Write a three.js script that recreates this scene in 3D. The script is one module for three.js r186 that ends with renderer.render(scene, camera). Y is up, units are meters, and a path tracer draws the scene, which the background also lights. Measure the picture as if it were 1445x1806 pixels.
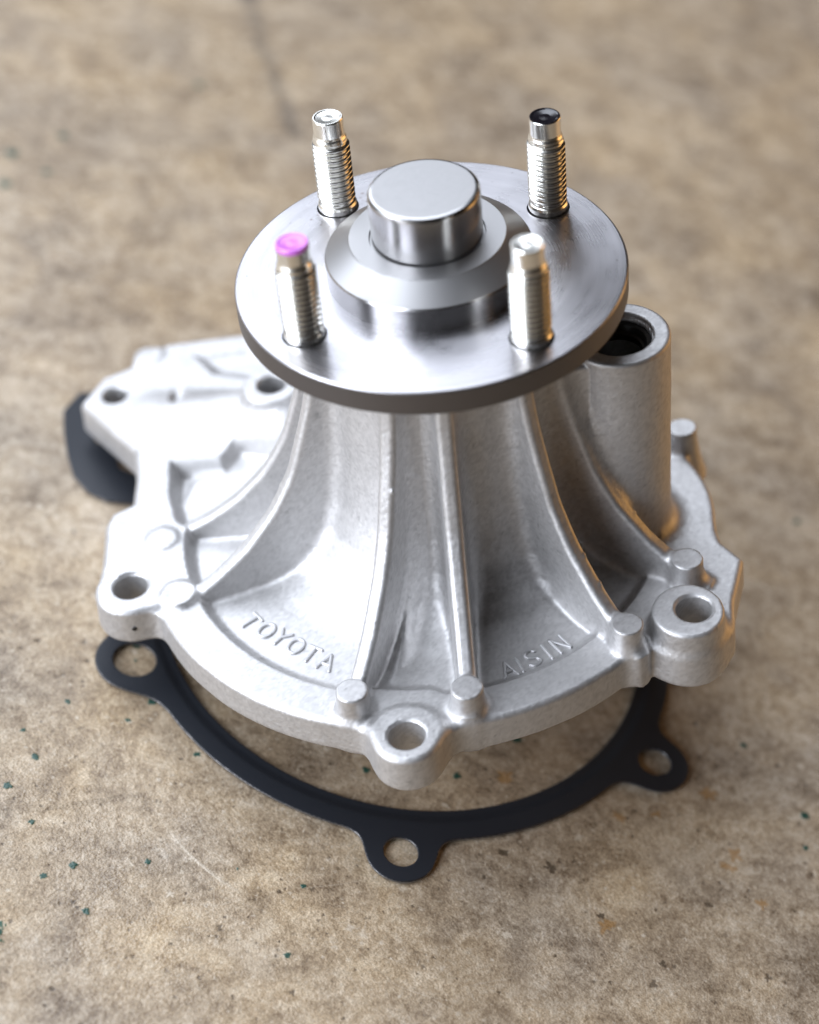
import * as THREE from 'three';
import { mergeGeometries } from 'three/addons/utils/BufferGeometryUtils.js';
import { RectAreaLightUniformsLib } from 'three/addons/lights/RectAreaLightUniformsLib.js';
import { Brush, Evaluator, SUBTRACTION } from 'three-bvh-csg';

// ---------------------------------------------------------------- camera, light, exposure
const scene = new THREE.Scene();
const camera = new THREE.PerspectiveCamera(28.16, 819 / 1024, 0.02, 60);
{
  // position and axes of the photograph's camera, metres, y up
  camera.position.set(-0.07346, 0.35474, 0.32675);
  const X = new THREE.Vector3(0.98326, 0.17989, 0.02888), Y = new THREE.Vector3(-0.10723, 0.69954, -0.70651), Z = new THREE.Vector3(-0.1473, 0.69158, 0.70712);
  camera.quaternion.setFromRotationMatrix(new THREE.Matrix4().makeBasis(X, Y, Z));
  camera.focus = 0.424;
  camera.userData.fStop = 6.7;
}
const renderer = new THREE.WebGLRenderer({ antialias: true });
renderer.setSize(819, 1024);
renderer.toneMapping = THREE.LinearToneMapping;
renderer.toneMappingExposure = 1.0;
renderer.shadowMap.enabled = true;
scene.background = new THREE.Color().setRGB(0.016, 0.012, 0.009);   // the dim garage all round

RectAreaLightUniformsLib.init();
function areaLight(name, color, radiance, w, h, [x, y, z], [tx, ty, tz]) {
  const l = new THREE.RectAreaLight(new THREE.Color().setRGB(...color), radiance, w, h);
  l.name = name; l.position.set(x, y, z); scene.add(l); l.lookAt(tx, ty, tz);
  return l;
}
areaLight('open_doorway_light', [0.83, 0.89, 1.0], 3.7, 2.4, 1.9, [-1.0, 1.3, -0.74], [0, 0.05, 0]);
areaLight('side_window_light', [0.83, 0.89, 1.0], 11.5, 1.1, 0.7, [-1.1, 0.42, 0.6], [0, 0.05, 0]);
areaLight('work_lamp_light', [1.0, 0.52, 0.16], 1.8, 0.9, 0.5, [1.1, 0.36, -0.4], [0, 0.05, 0]);

// ---------------------------------------------------------------- helpers
const MM = 0.001;
let seed = 7;
const rnd = () => { seed = (seed * 1664525 + 1013904223) >>> 0; return seed / 4294967296; };
const rr = (a, b) => a + (b - a) * rnd();
const clamp = (x, a = 0, b = 1) => Math.min(b, Math.max(a, x));
const sstep = (a, b, x) => { const t = clamp((x - a) / (b - a)); return t * t * (3 - 2 * t); };
const mix = (a, b, t) => a + (b - a) * t;
function hash2(i, j) { let h = Math.imul(i, 374761393) + Math.imul(j, 668265263) | 0; h = Math.imul(h ^ (h >>> 13), 1274126177); return ((h ^ (h >>> 16)) >>> 0) / 4294967296; }
function noise2(x, y) {
  const i = Math.floor(x), j = Math.floor(y), u = x - i, v = y - j, a = u * u * (3 - 2 * u), b = v * v * (3 - 2 * v);
  return mix(mix(hash2(i, j), hash2(i + 1, j), a), mix(hash2(i, j + 1), hash2(i + 1, j + 1), a), b);
}
function hash3(i, j, k) { let h = Math.imul(i, 374761393) + Math.imul(j, 668265263) + Math.imul(k, 1440662683) | 0; h = Math.imul(h ^ (h >>> 13), 1274126177); return ((h ^ (h >>> 16)) >>> 0) / 4294967296; }
function noise3(x, y, z) {
  const i = Math.floor(x), j = Math.floor(y), k = Math.floor(z), u = x - i, v = y - j, w = z - k;
  const a = u * u * (3 - 2 * u), b = v * v * (3 - 2 * v), c = w * w * (3 - 2 * w);
  return mix(mix(mix(hash3(i, j, k), hash3(i + 1, j, k), a), mix(hash3(i, j + 1, k), hash3(i + 1, j + 1, k), a), b),
    mix(mix(hash3(i, j, k + 1), hash3(i + 1, j, k + 1), a), mix(hash3(i, j + 1, k + 1), hash3(i + 1, j + 1, k + 1), a), b), c) - 0.5;
}
const smin = (a, b, k) => { const h = Math.max(k - Math.abs(a - b), 0) / k; return Math.min(a, b) - h * h * k * 0.25; };
const smax = (a, b, k) => -smin(-a, -b, k);
const disc = (x, y, cx, cy, r) => Math.hypot(x - cx, y - cy) - r;
// rounded meeting of two distances
const both = (a, b, r) => { const u = a + r, v = b + r; return Math.min(Math.max(u, v), 0) + Math.hypot(Math.max(u, 0), Math.max(v, 0)) - r; };
function poly(p) {                                                   // signed distance to a polygon
  const n = p.length;
  return (x, y) => {
    let d = 1e9, s = 1;
    for (let i = 0, j = n - 1; i < n; j = i++) {
      const ex = p[j][0] - p[i][0], ey = p[j][1] - p[i][1], wx = x - p[i][0], wy = y - p[i][1];
      const t = clamp((wx * ex + wy * ey) / (ex * ex + ey * ey)), bx = wx - ex * t, by = wy - ey * t;
      d = Math.min(d, bx * bx + by * by);
      const c1 = y >= p[i][1], c2 = y < p[j][1], c3 = ex * wy > ey * wx;
      if ((c1 && c2 && c3) || (!c1 && !c2 && !c3)) s = -s;
    }
    return s * Math.sqrt(d);
  };
}
function table(points, z1 = 72, n = 288) {                            // smooth radius-over-height table with slope
  const zs = points.map((p) => p[0]), R = new Float64Array(n + 1), S = new Float64Array(n + 1);
  const at = (z) => { let i = 0; while (i < zs.length - 2 && z > zs[i + 1]) i++; return mix(points[i][1], points[i + 1][1], clamp((z - zs[i]) / (zs[i + 1] - zs[i]))); };
  for (let i = 0; i <= n; i++) { const z = i / n * z1; let s = 0; for (let k = -4; k <= 4; k++) s += at(z + k * 0.06 * (1 + z * 0.16)); R[i] = s / 9; }
  for (let i = 0; i <= n; i++) S[i] = 1 / Math.hypot(1, (R[Math.min(n, i + 1)] - R[Math.max(0, i - 1)]) / (2 * z1 / n));
  return (r, z) => { const f = clamp(z / z1) * n, i = Math.min(n - 1, Math.floor(f)), t = f - i; return (r - mix(R[i], R[i + 1], t)) * mix(S[i], S[i + 1], t); };
}

// Meshes the zero set of a distance field (millimetres) with surface nets; each part gets its own geometry, normals are shared across seams.
function netMesh(field, partOf, nParts, lo, hi, cell, frame, tone) {
  const B = 8, n = [0, 1, 2].map((a) => Math.ceil((hi[a] - lo[a]) / cell[a] / B) * B), nb = n.map((v) => v / B);
  const reach = 0.5 * B * Math.hypot(...cell) * 1.25 + 1.0;
  const ids = new Map(), P = [], cells = [], flags = [], val = new Float64Array(9 * 9 * 9);
  const key = (i, j, k) => (k * n[1] + j) * n[0] + i;
  for (let bk = 0; bk < nb[2]; bk++) for (let bj = 0; bj < nb[1]; bj++) for (let bi = 0; bi < nb[0]; bi++) {
    const x0 = lo[0] + bi * B * cell[0], y0 = lo[1] + bj * B * cell[1], z0 = lo[2] + bk * B * cell[2];
    if (Math.abs(field(x0 + B / 2 * cell[0], y0 + B / 2 * cell[1], z0 + B / 2 * cell[2])) > reach) continue;
    for (let k = 0, q = 0; k < 9; k++) for (let j = 0; j < 9; j++) for (let i = 0; i < 9; i++) val[q++] = field(x0 + i * cell[0], y0 + j * cell[1], z0 + k * cell[2]);
    for (let k = 0; k < 8; k++) for (let j = 0; j < 8; j++) for (let i = 0; i < 8; i++) {
      const q = (k * 9 + j) * 9 + i, v = [val[q], val[q + 1], val[q + 9], val[q + 10], val[q + 81], val[q + 82], val[q + 90], val[q + 91]];
      let m = 0; for (let c = 0; c < 8; c++) if (v[c] < 0) m |= 1 << c;
      if (m === 0 || m === 255) continue;
      let sx = 0, sy = 0, sz = 0, c = 0;
      for (let a = 0; a < 8; a++) for (let ax = 0; ax < 3; ax++) {
        const b = a | (1 << ax); if (b === a || ((m >> a) & 1) === ((m >> b) & 1)) continue;
        const t = v[a] / (v[a] - v[b]);
        sx += (a & 1) + (ax === 0 ? t : 0); sy += ((a >> 1) & 1) + (ax === 1 ? t : 0); sz += ((a >> 2) & 1) + (ax === 2 ? t : 0); c++;
      }
      const gi = bi * B + i, gj = bj * B + j, gk = bk * B + k;
      ids.set(key(gi, gj, gk), P.length / 3);
      P.push(x0 + (i + sx / c) * cell[0], y0 + (j + sy / c) * cell[1], z0 + (k + sz / c) * cell[2]);
      cells.push(gi, gj, gk); flags.push(m);
    }
  }
  const count = P.length / 3, N = new Float32Array(count * 3), part = new Uint8Array(count), e = 0.13;
  const G = [0, 0, 0];
  const grad = (x, y, z) => {
    const a = field(x + e, y - e, z - e, true), b = field(x - e, y - e, z + e, true), c = field(x - e, y + e, z - e, true), d = field(x + e, y + e, z + e, true);
    G[0] = a - b - c + d; G[1] = -a - b + c + d; G[2] = -a + b - c + d;
    const l = Math.hypot(...G) || 1; G[0] /= l; G[1] /= l; G[2] /= l; return l / (4 * e);
  };
  const most = Math.min(...cell) * 0.8;
  for (let v = 0; v < count; v++) {
    let x = P[3 * v], y = P[3 * v + 1], z = P[3 * v + 2];
    for (let it = 0; it < 2; it++) {
      const l = Math.max(grad(x, y, z), 0.4), d = clamp(field(x, y, z, true) / l, -most, most);
      x -= d * G[0]; y -= d * G[1]; z -= d * G[2];
    }
    grad(x, y, z);
    P[3 * v] = x; P[3 * v + 1] = y; P[3 * v + 2] = z; N[3 * v] = G[0]; N[3 * v + 1] = G[1]; N[3 * v + 2] = G[2];
    part[v] = nParts > 1 ? partOf(x, y, z) : 0;
  }
  const tris = Array.from({ length: nParts }, () => []);
  const quad = (a, b, c, d, flip) => {
    if (a === undefined || b === undefined || c === undefined || d === undefined) return;
    const votes = [part[a], part[b], part[c], part[d]], p = votes[0] === votes[1] || votes[0] === votes[2] || votes[0] === votes[3] ? votes[0] : votes[1] === votes[2] || votes[1] === votes[3] ? votes[1] : votes[2];
    const t = tris[p];
    if (flip) t.push(a, c, b, a, d, c); else t.push(a, b, c, a, c, d);
  };
  for (let v = 0; v < count; v++) {
    const i = cells[3 * v], j = cells[3 * v + 1], k = cells[3 * v + 2], m = flags[v], s = m & 1, id = (a, b, c) => ids.get(key(a, b, c));
    if (s !== ((m >> 1) & 1) && j && k) quad(v, id(i, j - 1, k), id(i, j - 1, k - 1), id(i, j, k - 1), !s);
    if (s !== ((m >> 2) & 1) && i && k) quad(v, id(i, j, k - 1), id(i - 1, j, k - 1), id(i - 1, j, k), !s);
    if (s !== ((m >> 4) & 1) && i && j) quad(v, id(i - 1, j, k), id(i - 1, j - 1, k), id(i, j - 1, k), !s);
  }
  return tris.map((t) => {
    if (!t.length) return null;
    const map = new Map(), pos = [], nor = [], col = [], idx = new Uint32Array(t.length);
    for (let q = 0; q < t.length; q++) {
      let w = map.get(t[q]);
      if (w === undefined) {
        w = map.size; map.set(t[q], w);
        const a = 3 * t[q], f = frame(P[a], P[a + 1], P[a + 2]);
        pos.push(...f); nor.push(N[a], N[a + 2], -N[a + 1]);
        if (tone) { const w = tone(P[a], P[a + 1], P[a + 2]); col.push(w, w * 0.995, w * 0.985); }
      }
      idx[q] = w;
    }
    const g = new THREE.BufferGeometry();
    g.setAttribute('position', new THREE.BufferAttribute(new Float32Array(pos), 3));
    g.setAttribute('normal', new THREE.BufferAttribute(new Float32Array(nor), 3));
    if (tone) g.setAttribute('color', new THREE.BufferAttribute(new Float32Array(col), 3));
    const uv = new Float32Array(pos.length / 3 * 2);
    for (let q = 0; q < uv.length / 2; q++) { uv[2 * q] = pos[3 * q] + 0.37 * pos[3 * q + 1]; uv[2 * q + 1] = pos[3 * q + 2] + 0.61 * pos[3 * q + 1]; }
    g.setAttribute('uv', new THREE.BufferAttribute(uv, 2));
    g.setIndex(new THREE.BufferAttribute(idx, 1));
    return g;
  });
}
function mesh(name, g, m, parent = scene) {
  const o = new THREE.Mesh(g, m); o.name = name; o.castShadow = o.receiveShadow = true; parent.add(o); return o;
}
// a turned shape: every straight piece of the profile [radius, height] keeps its own flat shading
function turned(profile, segments = 160) {
  const gs = [];
  for (let i = 0; i + 1 < profile.length; i++) gs.push(new THREE.LatheGeometry([profile[i], profile[i + 1]].map(([r, z]) => new THREE.Vector2(Math.max(r, 1e-4) * MM, z * MM)), segments));
  return mergeGeometries(gs);
}
function bytesTexture(w, h, fill, srgb, repeat) {
  const d = new Uint8Array(w * h * 4); fill(d);
  const t = new THREE.DataTexture(d, w, h, THREE.RGBAFormat);
  t.magFilter = THREE.LinearFilter; t.minFilter = THREE.LinearMipmapLinearFilter; t.generateMipmaps = true;
  t.wrapS = t.wrapT = repeat || THREE.RepeatWrapping; if (srgb) t.colorSpace = THREE.SRGBColorSpace; t.needsUpdate = true; return t;
}
const toS = (c) => 255 * (c <= 0.0031308 ? 12.92 * c : 1.055 * Math.pow(c, 1 / 2.4) - 0.055);

// ---------------------------------------------------------------- the concrete floor
{
  const S = 2048, SIZE = 0.46, px = S / SIZE / 1000;                  // pixels per millimetre
  const C = new Float32Array(S * S * 3), Hh = new Float32Array(S * S);
  const dark = [0.175, 0.121, 0.072], tan = [0.395, 0.306, 0.208], pale = [0.58, 0.49, 0.375];
  for (let j = 0, q = 0; j < S; j++) for (let i = 0; i < S; i++, q++) {
    const x = i / px, y = j / px, wx = x + 6 * noise2(y * 0.13, x * 0.11), wy = y + 6 * noise2(x * 0.12 + 9, y * 0.1);
    const a = noise2(wx * 0.016, wy * 0.016 + 3), b = noise2(wx * 0.05 + 5, wy * 0.05), c = noise2(wx * 0.15, wy * 0.15 + 7), d = noise2(x * 0.45 + 4 * c, y * 0.45), e = noise2(x * 1.1, y * 1.1 + 2 * d), f = noise2(x * 2.3, y * 2.3);
    let t = 0.07 * a + 0.11 * b + 0.18 * c + 0.24 * d + 0.18 * e + 0.22 * f - 0.055 * sstep(0.52, 0.75, noise2(wx * 0.085 + 31, wy * 0.085)) * (0.4 + 1.2 * e) + 0.04 * sstep(0.6, 0.75, noise2(wx * 0.12 + 71, wy * 0.12));
    t = clamp((t - 0.5) * 1.75 + 0.5);
    const k = t < 0.5 ? t * 2 : t * 2 - 1, lo = t < 0.5 ? dark : tan, hi = t < 0.5 ? tan : pale, red = (b - 0.5) * 0.16 + (c - 0.5) * 0.1;
    const grit = 1 + 0.5 * (hash2(i, j) - 0.5);
    C[3 * q] = mix(lo[0], hi[0], k) * grit * (1 + red * 0.5); C[3 * q + 1] = mix(lo[1], hi[1], k) * grit; C[3 * q + 2] = mix(lo[2], hi[2], k) * grit * (1 - red);
    Hh[q] = 0.5 + 0.05 * (d - 0.5) + 0.1 * (e - 0.5) + 0.25 * (f - 0.5) + 0.3 * (hash2(j, i) - 0.5);
  }
  const put = (x, y, r, col, al, lift, ragged = 0) => {               // a spot, millimetres from the floor's middle
    const ci = (x / 1000 / SIZE + 0.5) * S, cj = ((y - 80) / 1000 / SIZE + 0.5) * S, R = r * px * 1.6;
    for (let j = Math.max(0, Math.floor(cj - R)); j <= Math.min(S - 1, cj + R); j++) for (let i = Math.max(0, Math.floor(ci - R)); i <= Math.min(S - 1, ci + R); i++) {
      const dx = i - ci, dy = j - cj, an = Math.atan2(dy, dx);
      const rad = r * px * (1 + ragged * (noise2(3 + 2.2 * Math.cos(an) + x, 3 + 2.2 * Math.sin(an) + y) - 0.5) + 0.25 * ragged * (hash2(i, j) - 0.5)), w = al * clamp((rad - Math.hypot(dx, dy)) / (0.18 * rad + 0.6) + 0.5);
      if (w <= 0) continue;
      const q = j * S + i; for (let c = 0; c < 3; c++) C[3 * q + c] = mix(C[3 * q + c], col[c], w); Hh[q] += lift * w;
    }
  };
  const stroke = (x, y, len, ang, w, col, al, lift, bend = 0) => {
    const n = Math.ceil(len * px); let a = ang;
    for (let s = 0; s < n; s++) {
      const fade = al * Math.sin(Math.PI * (s + 0.5) / n) * (0.35 + 0.65 * hash2(s, Math.floor(x * 97 + y * 31)));
      const i0 = (x / 1000 / SIZE + 0.5) * S, j0 = ((y - 80) / 1000 / SIZE + 0.5) * S, hw = Math.max(0.5, w * px / 2);
      for (let o = -Math.ceil(hw); o <= Math.ceil(hw); o++) {
        const i = Math.round(i0 - Math.sin(a) * o), j = Math.round(j0 + Math.cos(a) * o); if (i < 0 || j < 0 || i >= S || j >= S) continue;
        const g = fade * clamp(hw - Math.abs(o) + 0.5), q = j * S + i;
        for (let c = 0; c < 3; c++) C[3 * q + c] = mix(C[3 * q + c], col[c], g); Hh[q] += lift * g;
      }
      x += Math.cos(a) / px; y += Math.sin(a) / px; a += bend / n;
    }
  };
  const white = [0.6, 0.52, 0.41], black = [0.06, 0.041, 0.024];
  for (let n = 0; n < 56000; n++) { const b = rnd() < 0.5, sx = rr(-230, 230), sy = rr(-150, 310); if (noise2(sx * 0.07 + 50, sy * 0.07 + 50) + 0.5 * noise2(sx * 0.3, sy * 0.3) < rr(0.3, 1.15)) continue; stroke(sx, sy, rr(0.4, 2.6), rr(0, 6.3), rr(0.12, 0.3), b ? white : black, b ? rr(0.15, 0.75) : rr(0.1, 0.5), b ? 0.12 : -0.2, rr(-1.6, 1.6)); }
  for (let n = 0; n < 1500; n++) stroke(rr(-230, 230), rr(-150, 310), rr(4, 22), rr(0, 6.3), rr(0.14, 0.3), white, rr(0.15, 0.55), -0.1, rr(-0.5, 0.5));
  for (let n = 0; n < 14000; n++) { const b = rnd() < 0.5; put(rr(-230, 230), rr(-150, 310), rr(0.12, 0.4) * (rnd() < 0.07 ? 2 : 1), b ? white : black, rr(0.3, 0.85), b ? 0.1 : -0.35, 1.5); }
  for (let n = 0; n < 130; n++) put(rr(-230, 230), rr(-150, 310), rr(2, 9), rnd() < 0.5 ? dark : pale, rr(0.08, 0.28), 0, 1.7);
  // the long curved scuff and the lighter scratches at the front left
  for (let k = 0; k < 9; k++) stroke(-54 + k * 0.45, -66 - k * 0.7, rr(15, 21), -0.98 + k * 0.02, 0.26, white, 0.75, 0.1, 0.34);
  for (const [x, y] of [[-63, -77], [-58.6, -77.5], [-49, -63.6], [-44.5, -86], [-57, -72], [-67, -83], [-20, -93], [-12, -90], [-38, -66]]) for (let k = 0; k < 16; k++) stroke(x + rr(-2.6, 2.6), y + rr(-1.6, 1.6), rr(0.6, 2.6), rr(0, 6.3), rr(0.12, 0.4), white, rr(0.2, 0.75), 0.1, rr(-2, 2));
  for (let k = 0; k < 3; k++) stroke(-88, -67.4 + k * 0.5, 36, 0.22, 0.25, black, 0.5, -0.4, 0.12);
  // wet-looking dark streak across the back left, ragged and grainy
  const line = [[-45.5, 272], [-44.5, 266.4], [-38.2, 234.1], [-32.5, 210.1], [-28, 191]];
  for (let k = 0; k + 1 < line.length; k++) for (let s = 0; s < 60; s++) { const t = s / 60; put(mix(line[k][0], line[k + 1][0], t) + rr(-2, 2), mix(line[k][1], line[k + 1][1], t), rr(1, 2.6), [0.15, 0.125, 0.1], 0.14, -0.1, 1.5); }
  // spilt green paint, rust and dark grease spots
  const green = [[-58.4, -33.2, 0.95], [-63.4, -39, 0.55], [-47.8, -46.8, 0.65], [-82.5, -51.4, 0.85], [-76.9, -35.3, 0.65], [-85.7, -44.5, 0.55], [-87.4, -59.8, 0.9], [-71.9, -78.4, 0.85], [-56.7, -76.2, 0.6], [-68.5, -89.3, 0.85], [-27.1, -96.1, 0.7], [91.3, -48.9, 0.9], [10.3, -46.2, 0.9], [25, -34.3, 0.9], [-86.3, -95.9, 1.3], [-81.4, -68.5, 0.65], [-77.8, -81.7, 0.75], [-62.9, -17.3, 0.7], [-62.9, -21.6, 0.45], [106, 48.1, 0.9], [79.8, -29.7, 0.8], [-10.2, -46.9, 0.8], [-110.7, 165.1, 1.8], [-97.2, 176.7, 1.4], [-58.9, 212.9, 1.5], [-37.3, -51.7, 0.3], [90, -58, 0.7], [-24, -79, 0.5], [-111, 150, 1.5], [-100, 158, 1.2], [-38, -76, 0.3]];
  for (const [x, y, r] of green) put(x, y, r, [0.004, 0.06, 0.045], 0.95, 0.35, 0.9);
  for (let k = 0; k < 40; k++) put(-85.8 + rr(-1.8, 1.8), -95.9 + rr(-2.4, 2.4), rr(0.15, 0.4), [0.004, 0.08, 0.045], 0.9, 0.3, 1.2);
  for (const [x, y, r] of [[72.7, -61.7, 1.5], [70.9, -65, 1.3], [21.4, -45.3, 1.5], [77.3, -74, 1.2], [46.8, -53.6, 1.2], [69.1, -44.9, 1.6], [56, -52, 0.9], [41, -83, 1.6], [0, -72, 1.0]]) put(x, y, r, [0.34, 0.165, 0.03], 0.55, 0, 1.6);
  for (const [x, y, r] of [[-71.2, -87.5, 0.55], [-70.2, -88.6, 0.4], [52.5, -91.4, 0.7], [-29, -81, 0.4], [20, -66, 0.8], [15, -73, 0.5], [30, -69, 1.2], [-5, -63.2, 0.8]]) put(x, y, r, black, 0.85, -0.1, 1.4);
  const map = bytesTexture(S, S, (d) => { for (let q = 0; q < S * S; q++) { for (let c = 0; c < 3; c++) d[4 * q + c] = clamp(toS(C[3 * q + c]), 0, 255); d[4 * q + 3] = 255; } }, true, THREE.MirroredRepeatWrapping);
  const bump = bytesTexture(S, S, (d) => { for (let q = 0; q < S * S; q++) { d[4 * q] = d[4 * q + 1] = d[4 * q + 2] = clamp(Hh[q] * 255, 0, 255); d[4 * q + 3] = 255; } }, false, THREE.MirroredRepeatWrapping);
  const rough = bytesTexture(512, 512, (d) => { for (let j = 0, q = 0; j < 512; j++) for (let i = 0; i < 512; i++, q++) { d[4 * q] = d[4 * q + 1] = d[4 * q + 2] = 255 * clamp(0.5 + 0.35 * (noise2(i * 0.05, j * 0.05) - 0.4) + 0.25 * (noise2(i * 0.3, j * 0.3) - 0.5)); d[4 * q + 3] = 255; } }, false, THREE.MirroredRepeatWrapping);
  const g = new THREE.PlaneGeometry(6, 6); g.rotateX(-Math.PI / 2);
  const p = g.attributes.position, uv = g.attributes.uv;
  for (let v = 0; v < p.count; v++) uv.setXY(v, p.getX(v) / SIZE + 0.5, (-p.getZ(v) - 0.08) / SIZE + 0.5);
  const floor = mesh('floor', g, new THREE.MeshPhysicalMaterial({ name: 'worn concrete', map, bumpMap: bump, bumpScale: 0.00022, roughnessMap: rough, roughness: 0.68, specularIntensity: 1.0 }));
  floor.userData = { label: 'worn brown concrete floor spotted with green paint under the pump', category: 'floor', kind: 'structure' };
}

// ---------------------------------------------------------------- the gasket lying on the floor
const black_gasket = new THREE.MeshPhysicalMaterial({ name: 'black coated steel', color: new THREE.Color().setRGB(0.014, 0.0172, 0.024), roughness: 0.5, specularIntensity: 1.0 });
{
  const lobe = poly([[-85, 57.5], [-84.2, 50], [-82.6, 42], [-80.6, 35.4], [-77, 30.6], [-72.5, 28.4], [-64, 28.6], [-54, 34], [-40, 50], [-48, 66], [-70, 68], [-82, 64]]);
  const port = poly([[-72, 52], [-70, 40], [-62, 37], [-50, 42], [-48, 56], [-62, 60]]);
  const outline = (x, y) => {
    const R = Math.hypot(x + 0.39, y - 0.13);
    let d = R - 65.2;
    d = smin(d, disc(x, y, -63.2, -22.3, 8.7), 9);
    d = smin(d, disc(x, y, -3, -68.9, 7.7), 7);
    d = smin(d, disc(x, y, 57, -38.3, 8.0), 7);
    d = smin(d, disc(x, y, 40, 57, 8.0), 7);
    d = smin(d, lobe(x, y) - 1.2, 6);
    d = Math.max(d, 57.35 - R);
    d = Math.max(d, 4.85 - Math.hypot(x + 63, y + 22.2), 3.74 - Math.hypot(x + 3, y + 68.9), 3.74 - Math.hypot(x - 57, y + 37.9), 3.74 - Math.hypot(x - 40, y - 57), 3.0 - Math.hypot(x + 75, y - 50));
    return Math.max(d, -port(x, y) + 1);
  };
  const field = (x, y, z) => {
    const R = Math.hypot(x + 0.39, y - 0.13), bead = 0.34 * sstep(58.6, 61.2, R);
    return both(outline(x, y), Math.abs(z - 0.42 - bead) - 0.36, 0.14);
  };
  const [g, rim] = netMesh(field, (x, y) => (outline(x, y) > -0.055 ? 1 : 0), 2, [-88, -79, -0.4], [68, 69, 1.8], [0.36, 0.36, 0.18], (x, y, z) => [x * MM, z * MM, -y * MM]);
  const o = mesh('gasket', g, black_gasket);
  mesh('cut_edge', rim, new THREE.MeshPhysicalMaterial({ name: 'bare cut steel', color: new THREE.Color().setRGB(0.2, 0.19, 0.185), metalness: 0.8, roughness: 0.45 }), o);
  o.userData = { label: 'flat black ring gasket with bolt holes lying on the floor under the pump', category: 'gasket' };
}

// ---------------------------------------------------------------- the pump
const OFF = 21;                                                       // millimetres from the underside of the impeller to the mounting face
const pump = new THREE.Group(); pump.name = 'water_pump';
{
  const X = new THREE.Vector3(0.9662, 0.2564, 0.0268), Y = new THREE.Vector3(-0.2547, 0.9656, -0.0529), Z = new THREE.Vector3(-0.0395, 0.0443, -0.9982).negate();
  Z.crossVectors(X, Y).normalize(); Y.crossVectors(Z, X).normalize();
  pump.quaternion.setFromRotationMatrix(new THREE.Matrix4().makeBasis(X, Y, Z));
  pump.position.set(5.92, 29.64, 3.45).multiplyScalar(MM).addScaledVector(Y, -OFF * MM);
  pump.userData = { label: 'cast aluminium water pump with ribbed body, steel hub flange and four threaded studs', category: 'water pump' };
  scene.add(pump);
}
const inPump = (x, y, z) => [x * MM, (z + OFF) * MM, -y * MM];

const castTone = (x, y, z) => clamp(0.93 + 0.2 * (noise3(x * 1.5, y * 1.5, z * 1.5 + 4) + noise3(x * 2.9 + 30, y * 2.9, z * 2.9))) * (noise3(x * 0.9 + 80, y * 0.9, z * 0.9) > 0.43 ? 0.8 : 1);   // speckle of the blasted skin, a few grey pits
const castMetal = new THREE.MeshPhysicalMaterial({ name: 'blasted cast aluminium', color: new THREE.Color().setRGB(0.635, 0.63, 0.632), vertexColors: true, metalness: 0.96, roughness: 0.57 });
const lathe = bytesTexture(1024, 1024, (d) => {                       // turning marks across v, smudges and handling marks
  for (let j = 0, q = 0; j < 1024; j++) { const ring = 0.5 * hash2(j, 3) + 0.5 * noise2(j * 0.21, 5); for (let i = 0; i < 1024; i++, q++) {
    const u = i / 1024 * 6.2832, X = 6 * Math.cos(u) * (0.3 + j / 1024), Y = 6 * Math.sin(u) * (0.3 + j / 1024), sm = noise2(X + 20, Y + 20) * 0.6 + noise2(X * 3 + 9, Y * 3 + 30) * 0.4;
    d[4 * q] = 255 * clamp(0.3 + 0.5 * ring + 0.1 * hash2(i >> 4, j)); d[4 * q + 1] = 255 * clamp(0.7 + 0.3 * (sm - 0.5) + 0.12 * (ring - 0.5)); d[4 * q + 2] = 255; d[4 * q + 3] = 255; } }
});
const handled = bytesTexture(1024, 1024, (d) => {                     // rust specks, nicks and faint wipe marks on the machined face
  const v = new Float32Array(1024 * 1024 * 3).fill(1);
  const spot = (th, r, size, col, al) => { const ci = ((th + 90) / 360 % 1) * 1024, cj = (1 - r / 39.55) * 1024, ri = size / (2 * Math.PI * r) * 1024, rj = size / 39.55 * 1024;
    for (let j = Math.floor(cj - rj); j <= cj + rj; j++) for (let i = Math.floor(ci - ri); i <= ci + ri; i++) { const w = al * clamp(1.6 - 1.6 * Math.hypot((i - ci) / ri, (j - cj) / rj) + 0.8 * (hash2(i, j) - 0.5)); const q = (((j + 1024) % 1024) * 1024 + (i + 1024) % 1024) * 3; for (let c = 0; c < 3; c++) v[q + c] *= mix(1, col[c], w); } };
  for (let n = 0; n < 46; n++) spot(128 + rr(-13, 13), 29 + rr(-5.5, 5.5), rr(0.15, 0.55), [0.42, 0.3, 0.24], rr(0.3, 0.9));
  for (let n = 0; n < 70; n++) spot(rr(0, 360), rr(23, 39), rr(0.1, 0.3), [0.35, 0.32, 0.3], rr(0.3, 0.9));
  for (const [th, r] of [[50, 25], [48, 25.4], [46, 25.2], [20, 30], [17, 30.4], [14, 30.2]]) for (let n = 0; n < 4; n++) spot(th + rr(-1, 1), r + rr(-0.6, 0.6), rr(0.15, 0.3), [0.2, 0.18, 0.17], 0.9);
  for (let j = 0, q = 0; j < 1024; j++) for (let i = 0; i < 1024; i++, q++) { const w = 1 - 0.12 * noise2(i * 0.012 + 3, j * 0.03) - 0.07 * noise2(i * 0.05, j * 0.4); for (let c = 0; c < 3; c++) d[4 * q + c] = clamp(toS(v[3 * q + c] * w), 0, 255); d[4 * q + 3] = 255; }
}, true);
const steelBrushed = new THREE.MeshPhysicalMaterial({ name: 'turned steel', color: new THREE.Color().setRGB(0.52, 0.51, 0.53), metalness: 1, roughness: 0.4, roughnessMap: lathe, map: handled, anisotropy: 0.7, anisotropyRotation: Math.PI / 2, bumpMap: lathe, bumpScale: 0.00001 });
const steelDark = new THREE.MeshPhysicalMaterial({ name: 'dull steel', color: new THREE.Color().setRGB(0.2, 0.195, 0.2), metalness: 0.85, roughness: 0.55 });
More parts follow.
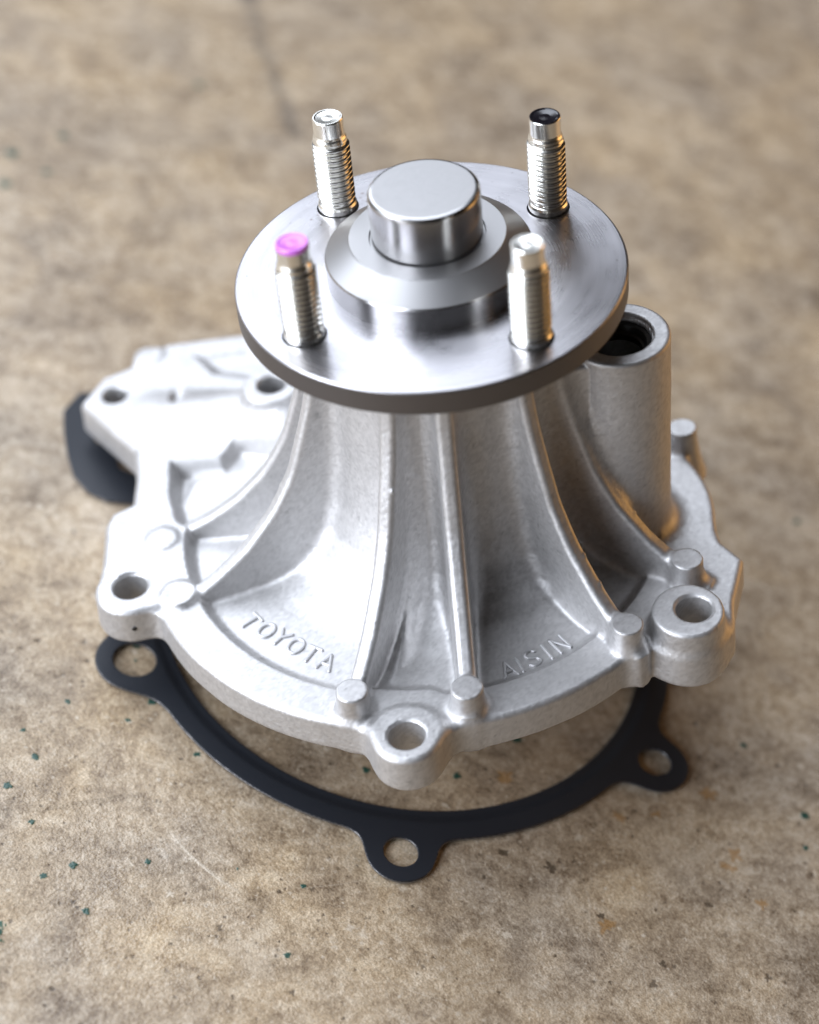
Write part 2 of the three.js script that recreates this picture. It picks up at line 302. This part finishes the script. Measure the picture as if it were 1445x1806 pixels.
const steelDull = new THREE.MeshPhysicalMaterial({ name: 'dull turned steel', color: new THREE.Color().setRGB(0.43, 0.425, 0.425), metalness: 1, roughness: 0.42 });
const steelEdge = new THREE.MeshPhysicalMaterial({ name: 'dark rolled steel', color: new THREE.Color().setRGB(0.15, 0.14, 0.138), metalness: 0.92, roughness: 0.45 });
const steelShaft = new THREE.MeshPhysicalMaterial({ name: 'ground steel', color: new THREE.Color().setRGB(0.43, 0.425, 0.425), metalness: 1, roughness: 0.25 });
const steelShaftTop = new THREE.MeshPhysicalMaterial({ name: 'faced steel', color: new THREE.Color().setRGB(0.43, 0.425, 0.425), metalness: 1, roughness: 0.66, roughnessMap: lathe, bumpMap: lathe, bumpScale: 0.000004 });
const zinc = new THREE.MeshPhysicalMaterial({ name: 'zinc plated steel', color: new THREE.Color().setRGB(0.88, 0.87, 0.82), metalness: 1, roughness: 0.27 });
const rubber = new THREE.MeshPhysicalMaterial({ name: 'black rubber', color: new THREE.Color().setRGB(0.012, 0.011, 0.01), roughness: 0.3 });

// the casting, as one distance field whose pieces are told apart afterwards
{
  const CX = -6.7, CY = -0.2;
  const cone = table([[0, 72], [4.6, 66], [5.3, 60], [5.9, 51], [7, 43], [9.6, 37], [13.5, 32.4], [19, 29], [27, 26.6], [38, 25], [52, 23.9], [72, 23.2]]);
  const crest = table([[0, 74], [4, 68], [9, 60.8], [12, 55.6], [15, 51.4], [17.7, 48], [21.6, 44.4], [25.7, 40.8], [30.2, 38], [35, 35.4], [40.4, 33.6], [47.7, 31.2], [53, 29.7], [58.8, 28.5], [72, 27.4]]);
  const crest7 = table([[0, 60], [5.5, 51], [6.4, 49.6], [8, 46], [10.6, 41], [13.6, 36.5], [17.4, 32.6], [22, 29.6], [27, 27], [34, 24.5], [72, 18]]);
  const ribs = [-181.5, -160.4, -111, -87.2, -49.6, -25.2, 62, 104].map((a) => ({ c: Math.cos(a * Math.PI / 180), s: Math.sin(a * Math.PI / 180) }));
  const rib = ({ c, s }, x, y, z, prof, hw0, top, end) => {
    const u = x * c + y * s; if (u < 8) return 40 - u;
    const v = Math.abs(-x * s + y * c), d1 = Math.max(prof(u, z), z - top, u - end, -z);
    return both(d1, v - hw0 - 0.05 * Math.min(Math.max(-d1, 0), 14), 1.3);
  };
  const inner = { c: Math.cos(-105.2 * Math.PI / 180), s: Math.sin(-105.2 * Math.PI / 180) };
  const arm = poly([[-90.2, 48.5], [-75.2, 29.6], [-73.7, 20], [-73.5, 10], [-78, 7], [-79.1, 3.2], [-78.5, -5], [-78.3, -12], [-70, -20], [-50, -20], [-30, 0], [-20, 62], [-45, 72.4], [-53, 72.3], [-70.5, 70.3], [-78, 66.5], [-79.8, 61.5], [-86, 58]]);
  const tip = poly([[62.6, -18.6], [58.6, -13], [55, 2], [46, 2], [46, -22], [57.2, -38]]);
  const pocketArm = poly([[-66, 24.4], [-65, 12], [-62.6, 3], [-57, -3], [-40, 2], [-40, 24]]);
  const pocketBack = poly([[-63, 64.5], [-50, 66], [-34, 62], [-34, 50], [-58, 57]]);
  const posts = [[-60.2, -21.2, 9.9, 3.5], [-65.4, -3.2, 9.9, 3.2], [-20.8, -56.9, 14.4, 3.35], [2.6, -57.7, 14.4, 3.35], [36.2, -42.6, 14.9, 3.3], [50.3, -24.2, 14.9, 3.3], [53.6, 20.8, 13.6, 3.2], [-75.4, 65.6, 9.6, 3.4]];
  const nubs = [[4, 24, 1], [4, 18.8, 1], [5, 22.6, 1], [1, 31, -1], [2, 44, 1]].map(([k, z, side]) => {
    let r = 28; while (crest(r, z) < 0) r += 0.1; const { c, s } = ribs[k], w = 1.4 * side; return [r * c - s * w - c * 0.5, r * s + c * w - s * 0.5, z];
  });
  const TX = 37.6, TY = -3.3, TR = 10.8;
  const plateHeight = (x, y, R, dA, dB, dArm) => {
    const an = Math.atan2(y - CY, x - CX), midPocket = an > -1.82 && an < -1.47 ? 1.8 * sstep(-1.82, -1.74, an) * (1 - sstep(-1.55, -1.47, an)) : 0;
    let pocket = R - 53.8 + midPocket;
    pocket = Math.min(pocket, pocketArm(x, y) - 0.3);
    const back = pocketBack(x, y);
    let h = 8.4 + 1.0 * (1 - sstep(-0.5, 2.2, dA)) ;
    h = Math.max(h, 8.4 + 0.9 * (1 - sstep(-0.5, 2.2, dB)), 8.4 + 1.2 * (1 - sstep(-2, 0.5, dArm)));
    h -= 1.5 * (1 - sstep(-2.5, 1.2, back));
    return mix(5.0, h, sstep(-3.0, 0.2, pocket));
  };
  const D = new Float64Array(20);
  const pieces = (x, y, z) => {                                       // 0 flange, 1 arm, 2 body, 3.. lugs, ribs, bosses, pipe
    const R = Math.hypot(x - CX, y - CY), r = Math.hypot(x, y), draft = 0.045 * z;
    const dA = disc(x, y, -71, -17.7, 8.5), dB = disc(x, y, -10, -65, 7.55), dArm = arm(x, y) - 0.6, dTip = tip(x, y) - 0.8;
    let d2 = smin(R - 62.9, dA, 5); d2 = smin(d2, dB, 6); d2 = smin(d2, dArm, 3); d2 = smin(d2, dTip, 3); d2 = smin(d2, disc(x, y, 30, 0, 28.9), 3); d2 = smin(d2, disc(x, y, 49, -39, 8.0), 7) + draft;
    const ph = z > 22 || z < -14 ? 8.4 : plateHeight(x, y, R, dA, dB, dArm), plate = both(d2, Math.abs(z - ph / 2) - ph / 2, 1.25);
    D[0] = plate; D[1] = dArm; D[2] = Math.max(cone(r, z), z - 67.5, -z, R - 56);
    const dC = Math.hypot((x - 49) / 0.96, y + 39) - 8.45;
    D[3] = both(dC + draft, Math.abs(z - 7.15) - 7.15, 0.75);
    let d = 1e9;
    for (let k = 0; k < 8; k++) { D[4 + k] = rib(ribs[k], x, y, z, crest, 1.85, 67, k < 6 ? 61 : 54); d = Math.min(d, D[4 + k]); }
    D[12] = rib(inner, x, y, z, crest7, 0.8, 40, 52);
    let p = 1e9;
    for (const [px, py, top, pr] of posts) p = Math.min(p, both(Math.hypot(x - px, y - py) - pr - 0.04 * (top - z) - (top === 13.6 ? 0.011 * clamp(14 - z, 0, 14) ** 2 : 0), Math.max(z - top, -z), 0.28));
    D[13] = p;
    const t2 = Math.hypot(x - TX, y - TY);
    const wt = clamp(((x - 12) * 25.6 + (y + 1) * -2.3) / 660.7), web = Math.hypot(x - 12 - 25.6 * wt, y + 1 + 2.3 * wt) - 9.2;
    D[14] = Math.min(both(web, Math.max(z - 58.5, -z), 1), both(t2 - TR - 0.006 * (60 - z), Math.max(z - 60, -z), 0.8), both(t2 - 7, Math.max(z, -39.7 - z), 0.8));
    const h = clamp(((x + 72) * 34 + (y - 44) * -10 + (z - 2) * 9) / (34 * 34 + 100 + 81));
    D[15] = Math.hypot(x + 72 - 34 * h, y - 44 + 10 * h, z - 2 - 9 * h) - mix(8.0, 9.4, h);
    D[15] = Math.max(D[15], -z);
    D[16] = both(Math.hypot(x + 41.3, y - 36.5) - 7.0 - 0.03 * (21 - z), Math.max(z - 21, -z), 0.8);
    return d;
  };
  const field = (x, y, z, fine) => {
    const ribsD = pieces(x, y, z);
    let d = smin(D[0], D[2], 4.5);
    d = smin(d, D[15], 3.5);
    d = smin(d, D[14], 5);
    d = smin(d, D[12], 4.5);
    d = smin(d, ribsD, 1.7 + 2.4 * sstep(7, 17, z));
    d = smin(d, D[16], 1.6);
    d = smin(d, D[3], 2.4);
    d = smin(d, D[13], 1.9);
    if (fine) for (const [nx, ny, nz] of nubs) { const q = Math.hypot(x - nx, y - ny, z - nz); if (q < 2) d = smin(d, q - 0.4, 0.6); }
    // bolt holes, the pipe's bore and the small recess beside the outlet
    const ch = (top) => 0.35 * sstep(top - 0.5, top, z);
    const hole = Math.min(Math.hypot(x + 71.2, y + 17.5) - 3.78 - ch(9.4), Math.hypot(x + 10, y + 65.1) - 3.78 - ch(9.3), Math.hypot(x - 50.2, y + 38.6) - 3.85 - ch(14.3), Math.hypot(x + 82.1, y - 50.4) - 2.95 - ch(9.6), Math.max(Math.hypot(x + 41.3, y - 36.5) - 3.3 - ch(21), 4 - z));
    d = smax(d, -hole, 0.3);
    const t2 = Math.hypot(x - TX, y - TY);
    d = smax(d, -Math.min(Math.max(t2 - 6.9, 40 - z), Math.max(t2 - 7.3, 58.9 - z)), 0.4);
    d = smax(d, -(Math.hypot((x + 66.3) * 1.6, (y - 47.5) * 0.7, z - 11.5) - 2.6), 1.2);
    if (fine) d += 0.14 * noise3(x * 0.17, y * 0.17, z * 0.17) + 0.03 * noise3(x * 0.8 + 7, y * 0.8, z * 0.8) + 0.05 * noise3(x * 1.7, y * 1.7 + 5, z * 1.7) + 0.03 * noise3(x * 3.1, y * 3.1 + 50, z * 3.1);
    return d;
  };
  const names = ['mounting_flange', 'outlet_arm', 'housing', 'mounting_lug', 'rib', 'rib', 'rib', 'rib', 'rib', 'rib', 'rib', 'rib', 'rib', 'boss', 'pipe_boss', 'outlet_arm', 'bolt_boss'];
  const slots = 17 + 2 + posts.length;                                // 17 lug A, 18 lug B, then each boss
  const partOf = (x, y, z) => {
    pieces(x, y, z);
    let best = 2, m = D[2];
    for (const k of [0, 3, 4, 5, 6, 7, 8, 9, 10, 11, 12, 13, 14, 15, 16]) { const v = D[k] - (k === 13 ? 0.5 : k === 0 ? -0.1 : 0.15); if (v < m) { m = v; best = k; } }
    if (best === 0) {
      if (disc(x, y, -71, -17.7, 9.6) < 0) return 17;
      if (disc(x, y, -10, -65, 8.6) < 0) return 18;
      if (D[1] < 1 && x < -58 + 0.25 * Math.max(0, y)) return 1;
    }
    if (best === 15) return 1;
    if (best === 13) { let b = 0, q = 1e9; posts.forEach((p, i) => { const w = Math.hypot(x - p[0], y - p[1]); if (w < q) { q = w; b = i; } }); return 19 + b; }
    return best;
  };
  const gs = netMesh(field, partOf, slots, [-97, -79, -41], [69, 79, 69.5], [0.53, 0.53, 0.53], inPump, castTone);
  gs.forEach((g, k) => { if (g) mesh(k === 17 || k === 18 ? 'mounting_lug' : k > 18 ? 'boss' : names[k], g, castMetal, pump); });

  const castLetter = castMetal.clone(); castLetter.vertexColors = false; castLetter.color.multiplyScalar(0.9);
  // raised lettering cast into the two front pockets
  const top = (px, py) => { let zf = 12; while (zf > 2 && field(px, py, zf) > 0) zf -= 0.4; let up = zf + 0.4; for (let b = 0; b < 9; b++) { const h = (zf + up) / 2; if (field(px, py, h) > 0) up = h; else zf = h; } return zf; };
  const ring = Array.from({ length: 25 }, (_, k) => [1.55 * Math.cos(k * Math.PI / 12), 2 * Math.sin(k * Math.PI / 12)]);
  const strokes = {
    T: [[[-1.5, 2], [1.5, 2]], [[0, 2], [0, -2]]], O: [ring], Y: [[[-1.4, 2], [0, 0.1]], [[1.4, 2], [0, 0.1]], [[0, 0.1], [0, -2]]],
    A: [[[-1.5, -2], [0, 2]], [[0, 2], [1.5, -2]], [[-0.95, -0.6], [0.95, -0.6]]], I: [[[0, 2], [0, -2]]], N: [[[-1.3, -2], [-1.3, 2]], [[-1.3, 2], [1.3, -2]], [[1.3, -2], [1.3, 2]]],
    S: [[[1.2, 1.35], [0.65, 1.9], [-0.4, 1.95], [-1.1, 1.4], [-0.9, 0.55], [0, 0.05], [0.95, -0.45], [1.15, -1.35], [0.4, -1.93], [-0.65, -1.92], [-1.25, -1.35]]],
  };
  const word = (text, places) => {
    const gs2 = [];
    [...text].forEach((ch, i) => {
      const [x, y] = places[i], th = Math.atan2(y - CY, x - CX), c = Math.cos(th), q = Math.sin(th);
      for (const path of strokes[ch]) {
        const line = new THREE.CatmullRomCurve3(path.map(([u, v]) => new THREE.Vector3(u, v, 0)), false, 'centripetal'), n = path.length > 2 ? 34 : 14, pts = [];
        for (let k = 0; k <= n; k++) { const p = line.getPoint(k / n), px = x - q * p.x - c * p.y, py = y + c * p.x - q * p.y; pts.push(new THREE.Vector3(...inPump(px, py, top(px, py) + 0.1))); }
        gs2.push(new THREE.TubeGeometry(new THREE.CatmullRomCurve3(pts), n, 0.4 * MM, 12, false));
        for (const e of [pts[0], pts[n]]) { const b = new THREE.SphereGeometry(0.4 * MM, 12, 8); b.translate(e.x, e.y, e.z); gs2.push(b); }
      }
    });
    const o = mesh('lettering', mergeGeometries(gs2), castLetter, pump); o.userData.label = 'raised cast letters reading ' + text;
  };
  word('TOYOTA', [[-44.2, -27.8], [-40.5, -30.9], [-37.2, -33.4], [-33.9, -36.2], [-30.6, -38.9], [-27.1, -41.4]]);
  word('AISIN', [[11, -46.4], [13.4, -45.3], [16.2, -43.6], [19.3, -42], [22.2, -40]]);

  // a small black pit in the wall of the left lug
  const pit = mesh('pit', new THREE.CylinderGeometry(0.62 * MM, 0.62 * MM, 0.5 * MM, 4), rubber, pump);
  { const dx = 0.86, dy = -8.72, l = Math.hypot(dx, dy); pit.position.set(...inPump(-71 + dx * 8.36 / l, -17.7 + dy * 8.36 / l, 4.6)); pit.quaternion.setFromUnitVectors(new THREE.Vector3(0, 1, 0), new THREE.Vector3(dx / l, 0, -dy / l)); }
  // bore of the pipe: seal lip and a polished pin end
  const place = (o, x, y, z) => { o.position.set(...inPump(x, y, z)); return o; };
  place(mesh('oil_seal', turned([[4.9, 0], [6.98, 0], [6.98, 3.2], [6.5, 3.6], [5.9, 3.2], [5.4, 1.8], [4.9, 1.4], [4.9, 0]], 96), rubber, pump), TX, TY, 54.6);
  place(mesh('plunger', turned([[0, 6], [1.1, 5.85], [2, 5.4], [2.5, 4.6], [2.6, 0]], 48), zinc, pump), TX - 2.6, TY - 2.2, 46);
}

// ---------------------------------------------------------------- what gives the light, out of the picture: an open doorway, a window and a work lamp
function opening(name, label, lightName, w, h) {
  const l = scene.getObjectByName(lightName), o = new THREE.Group(); o.name = name; o.position.copy(l.position); o.quaternion.copy(l.quaternion); scene.add(o);
  o.userData = { label, category: name.replace('_', ' '), kind: 'structure' };
  const fm = new THREE.MeshStandardMaterial({ name: 'painted frame', color: 0x9a968e, roughness: 0.6 }), t = 0.07;
  for (const [x, y, fw, fh] of [[-w / 2 - t / 2, 0, t, h + 2 * t], [w / 2 + t / 2, 0, t, h + 2 * t], [0, h / 2 + t / 2, w, t], [0, -h / 2 - t / 2, w, t]]) { const b = mesh('frame', new THREE.BoxGeometry(fw, fh, 0.09), fm, o); b.position.set(x, y, 0.03); }
  const pane = mesh('window_pane', new THREE.BoxGeometry(w, h, 0.006), new THREE.MeshStandardMaterial({ name: 'bright sky outside', color: 0x202224, emissive: l.color, emissiveIntensity: 0.4 }), o);
  pane.position.z = 0.02;
  return o;
}
opening('open_doorway', 'wide bright garage doorway to the left behind the pump', 'open_doorway_light', 2.4, 1.9);
opening('side_window', 'smaller bright window to the left in front of the pump', 'side_window_light', 1.1, 0.7);
{
  const l = scene.getObjectByName('work_lamp_light'), o = new THREE.Group(); o.name = 'work_lamp'; o.position.set(l.position.x, 0, l.position.z); scene.add(o);
  o.userData = { label: 'warm orange work lamp on a short stand to the right of the pump', category: 'lamp' };
  const grey = new THREE.MeshStandardMaterial({ name: 'grey lamp casing', color: 0x3a3a3c, roughness: 0.6 });
  const head = new THREE.Group(); head.name = 'lamp_head'; head.position.y = l.position.y; head.quaternion.copy(l.quaternion); o.add(head);
  const casing = mesh('casing', new THREE.BoxGeometry(0.96, 0.56, 0.05), grey, head); casing.position.z = 0.045;
  const panel = mesh('lamp_panel', new THREE.BoxGeometry(0.9, 0.5, 0.008), new THREE.MeshStandardMaterial({ name: 'lamp diffuser', color: 0x302418, emissive: l.color, emissiveIntensity: 0.25 }), head); panel.position.z = 0.012;
  const post = mesh('post', new THREE.CylinderGeometry(0.018, 0.018, 0.1, 20), grey, o); post.position.set(0.045, 0.05, -0.02);
  const foot = mesh('foot', new THREE.CylinderGeometry(0.16, 0.17, 0.02, 32), grey, o); foot.position.set(0.045, 0.01, -0.02);
}

// ---------------------------------------------------------------- hub flange, shaft and studs
const H = 76.77, T = 5.65, RS = 31.58, PH = 0.669 - 0.003;
{
  const spots = [0, 1, 2, 3].map((k) => [RS * Math.cos(PH + k * Math.PI / 2), RS * Math.sin(PH + k * Math.PI / 2)]);
  const brush = (g) => { const b = new Brush(g); b.updateMatrixWorld(); return b; };
  const cutters = (g0) => {
    const ev = new Evaluator(); ev.attributes = ['position', 'normal', 'uv']; ev.useGroups = false;
    let b = brush(g0);
    for (const [x, y] of spots) { const c = new THREE.CylinderGeometry(4.5 * MM, 4.5 * MM, 20 * MM, 48); c.translate(x * MM, (H + OFF) * MM, -y * MM); b = ev.evaluate(b, brush(c), SUBTRACTION); b.updateMatrixWorld(); }
    return b.geometry;
  };
  const z = H + OFF;
  const disk = turned([[0, z - T + 0.3], [39.5, z - T + 0.3], [39.5, z - 0.45], [40, z - 0.34], [39.75, z - 0.08], [39.5, z], [0, z]], 240);
  const hub = mesh('hub_flange', cutters(disk), steelBrushed, pump);
  mesh('flange_edge', turned([[0, z - T], [39.6, z - T], [40, z - T + 0.4], [40, z - 0.345], [39.7, z - 0.41]], 240), steelEdge, hub);
  const collar = mesh('hub_collar', turned([[21.02, z - 0.5], [21.02, z + 4.95], [20.8, z + 5.3]], 200), steelShaft, pump);
  mesh('collar_face', turned([[20.8, z + 5.3], [16.05, z + 8.5], [15.8, z + 8.72], [11.8, z + 8.72], [11.6, z + 8.1], [11.2, z + 8.1]], 200), steelDull, collar);
  mesh('hub_neck', turned([[17, z - T], [16, z - T - 1], [15, z - 11], [0, z - 11]], 96), steelDark, pump);
  const top = z + 19.32, shaft = mesh('shaft', turned([[11.24, z + 5], [11.24, top - 0.95], [11.1, top - 0.5], [10.75, top - 0.14], [10.3, top - 0.02]], 160), steelShaft, pump);
  mesh('shaft_end', turned([[10.3, top - 0.02], [10.1, top], [0, top]], 160), steelShaftTop, shaft);
  // studs: plain foot, rolled thread, reduced tip with a dished end
  const L = 21.95, tipZ = 17.6;
  const threadGeo = () => {
    const na = 64, pitch = 1.25, z0 = 1.9, z1 = 17.0, nz = Math.round((z1 - z0) / pitch * 12), pos = [], idx = [];
    for (let j = 0; j <= nz; j++) for (let i = 0; i <= na; i++) {
      const th = i / na * Math.PI * 2, zz = z0 + (z1 - z0) * j / nz, ph = ((zz / pitch - i / na) % 1 + 1) % 1, tri = Math.abs(ph * 2 - 1);
      const ends = sstep(z0, z0 + 0.9, zz) * (1 - sstep(z1 - 1.3, z1, zz)), rad = mix(zz > 9 ? 3.5 : 3.62, 3.32 + 0.7 * sstep(0.04, 0.92, tri), ends) ;
      pos.push(rad * Math.cos(th) * MM, zz * MM, rad * Math.sin(th) * MM);
      if (i < na && j < nz) { const a = j * (na + 1) + i, b = a + na + 1; idx.push(a, b, a + 1, a + 1, b, b + 1); }
    }
    const g = new THREE.BufferGeometry(); g.setAttribute('position', new THREE.Float32BufferAttribute(pos, 3)); g.setIndex(idx); g.computeVertexNormals();
    const n = g.attributes.normal;
    for (let j = 0; j <= nz; j++) { const a = j * (na + 1), b = a + na, v = new THREE.Vector3(n.getX(a) + n.getX(b), n.getY(a) + n.getY(b), n.getZ(a) + n.getZ(b)).normalize(); n.setXYZ(a, v.x, v.y, v.z); n.setXYZ(b, v.x, v.y, v.z); }
    return g;
  };
  const thread = threadGeo();
  const bodyGeo = turned([[4.15, -5], [4.15, 1.2], [3.9, 1.7], [3.5, 2.0]], 64);
  const tipGeo = turned([[3.6, 16.9], [3.5, 17.4], [3.3, 17.85], [3.2, 18.3], [3.2, L - 0.25], [3.05, L], [2.75, L], [2.5, L - 0.14], [1.2, L - 0.27], [0, L - 0.2]], 64);
  const paints = [                                                    // back right, back left, front left, front right
    [new THREE.MeshPhysicalMaterial({ name: 'black ink', color: new THREE.Color().setRGB(0.008, 0.007, 0.01), roughness: 0.16, clearcoat: 0.6, clearcoatRoughness: 0.1 }), 'threaded stud with a black inked tip'],
    null,
    [new THREE.MeshPhysicalMaterial({ name: 'magenta paint', color: new THREE.Color().setRGB(0.62, 0.16, 0.68), roughness: 0.28, clearcoat: 0.7, clearcoatRoughness: 0.2 }), 'threaded stud with a magenta painted tip'],
    null,
  ];
  spots.forEach(([x, y], k) => {
    const s = mesh('stud', bodyGeo, zinc, pump); s.position.set(x * MM, z * MM, -y * MM); s.rotation.y = 0.7 + k * 1.3;
    mesh('thread', thread, zinc, s); mesh('tip', tipGeo, zinc, s);
    if (!paints[k]) return;
    s.userData.label = paints[k][1];
    const e = 0.035, lip = k === 0 ? [[3.16, L - 0.12 + e], [3.06, L + e], [2.75, L + e], [2.5, L - 0.14 + e], [1.2, L - 0.27 + e], [0, L - 0.2 + e]]
      : [[3.2 + e, L - 1.0], [3.2 + e, L - 0.25 + e], [3.06, L + e], [2.75, L + e], [2.5, L - 0.14 + e], [1.2, L - 0.27 + e], [0, L - 0.2 + e]];
    mesh('paint_mark', turned(lip, 64), paints[k][0], s);
  });
}
// the impeller under the body
{
  const gs = [turned([[0, 0], [32, 0], [33, 1], [33, 2.4], [32, 3], [9, 4], [8, OFF + 3]], 96)];
  for (let k = 0; k < 6; k++) { const b = new THREE.BoxGeometry(22 * MM, 12 * MM, 2 * MM); b.translate(20 * MM, 9 * MM, 3 * MM); b.rotateY(k * Math.PI / 3); gs.push(b); }
  mesh('impeller', mergeGeometries(gs.map((g) => (g.index ? g.toNonIndexed() : g))), steelDark, pump);
}

scene.updateMatrixWorld(true);
renderer.render(scene, camera);
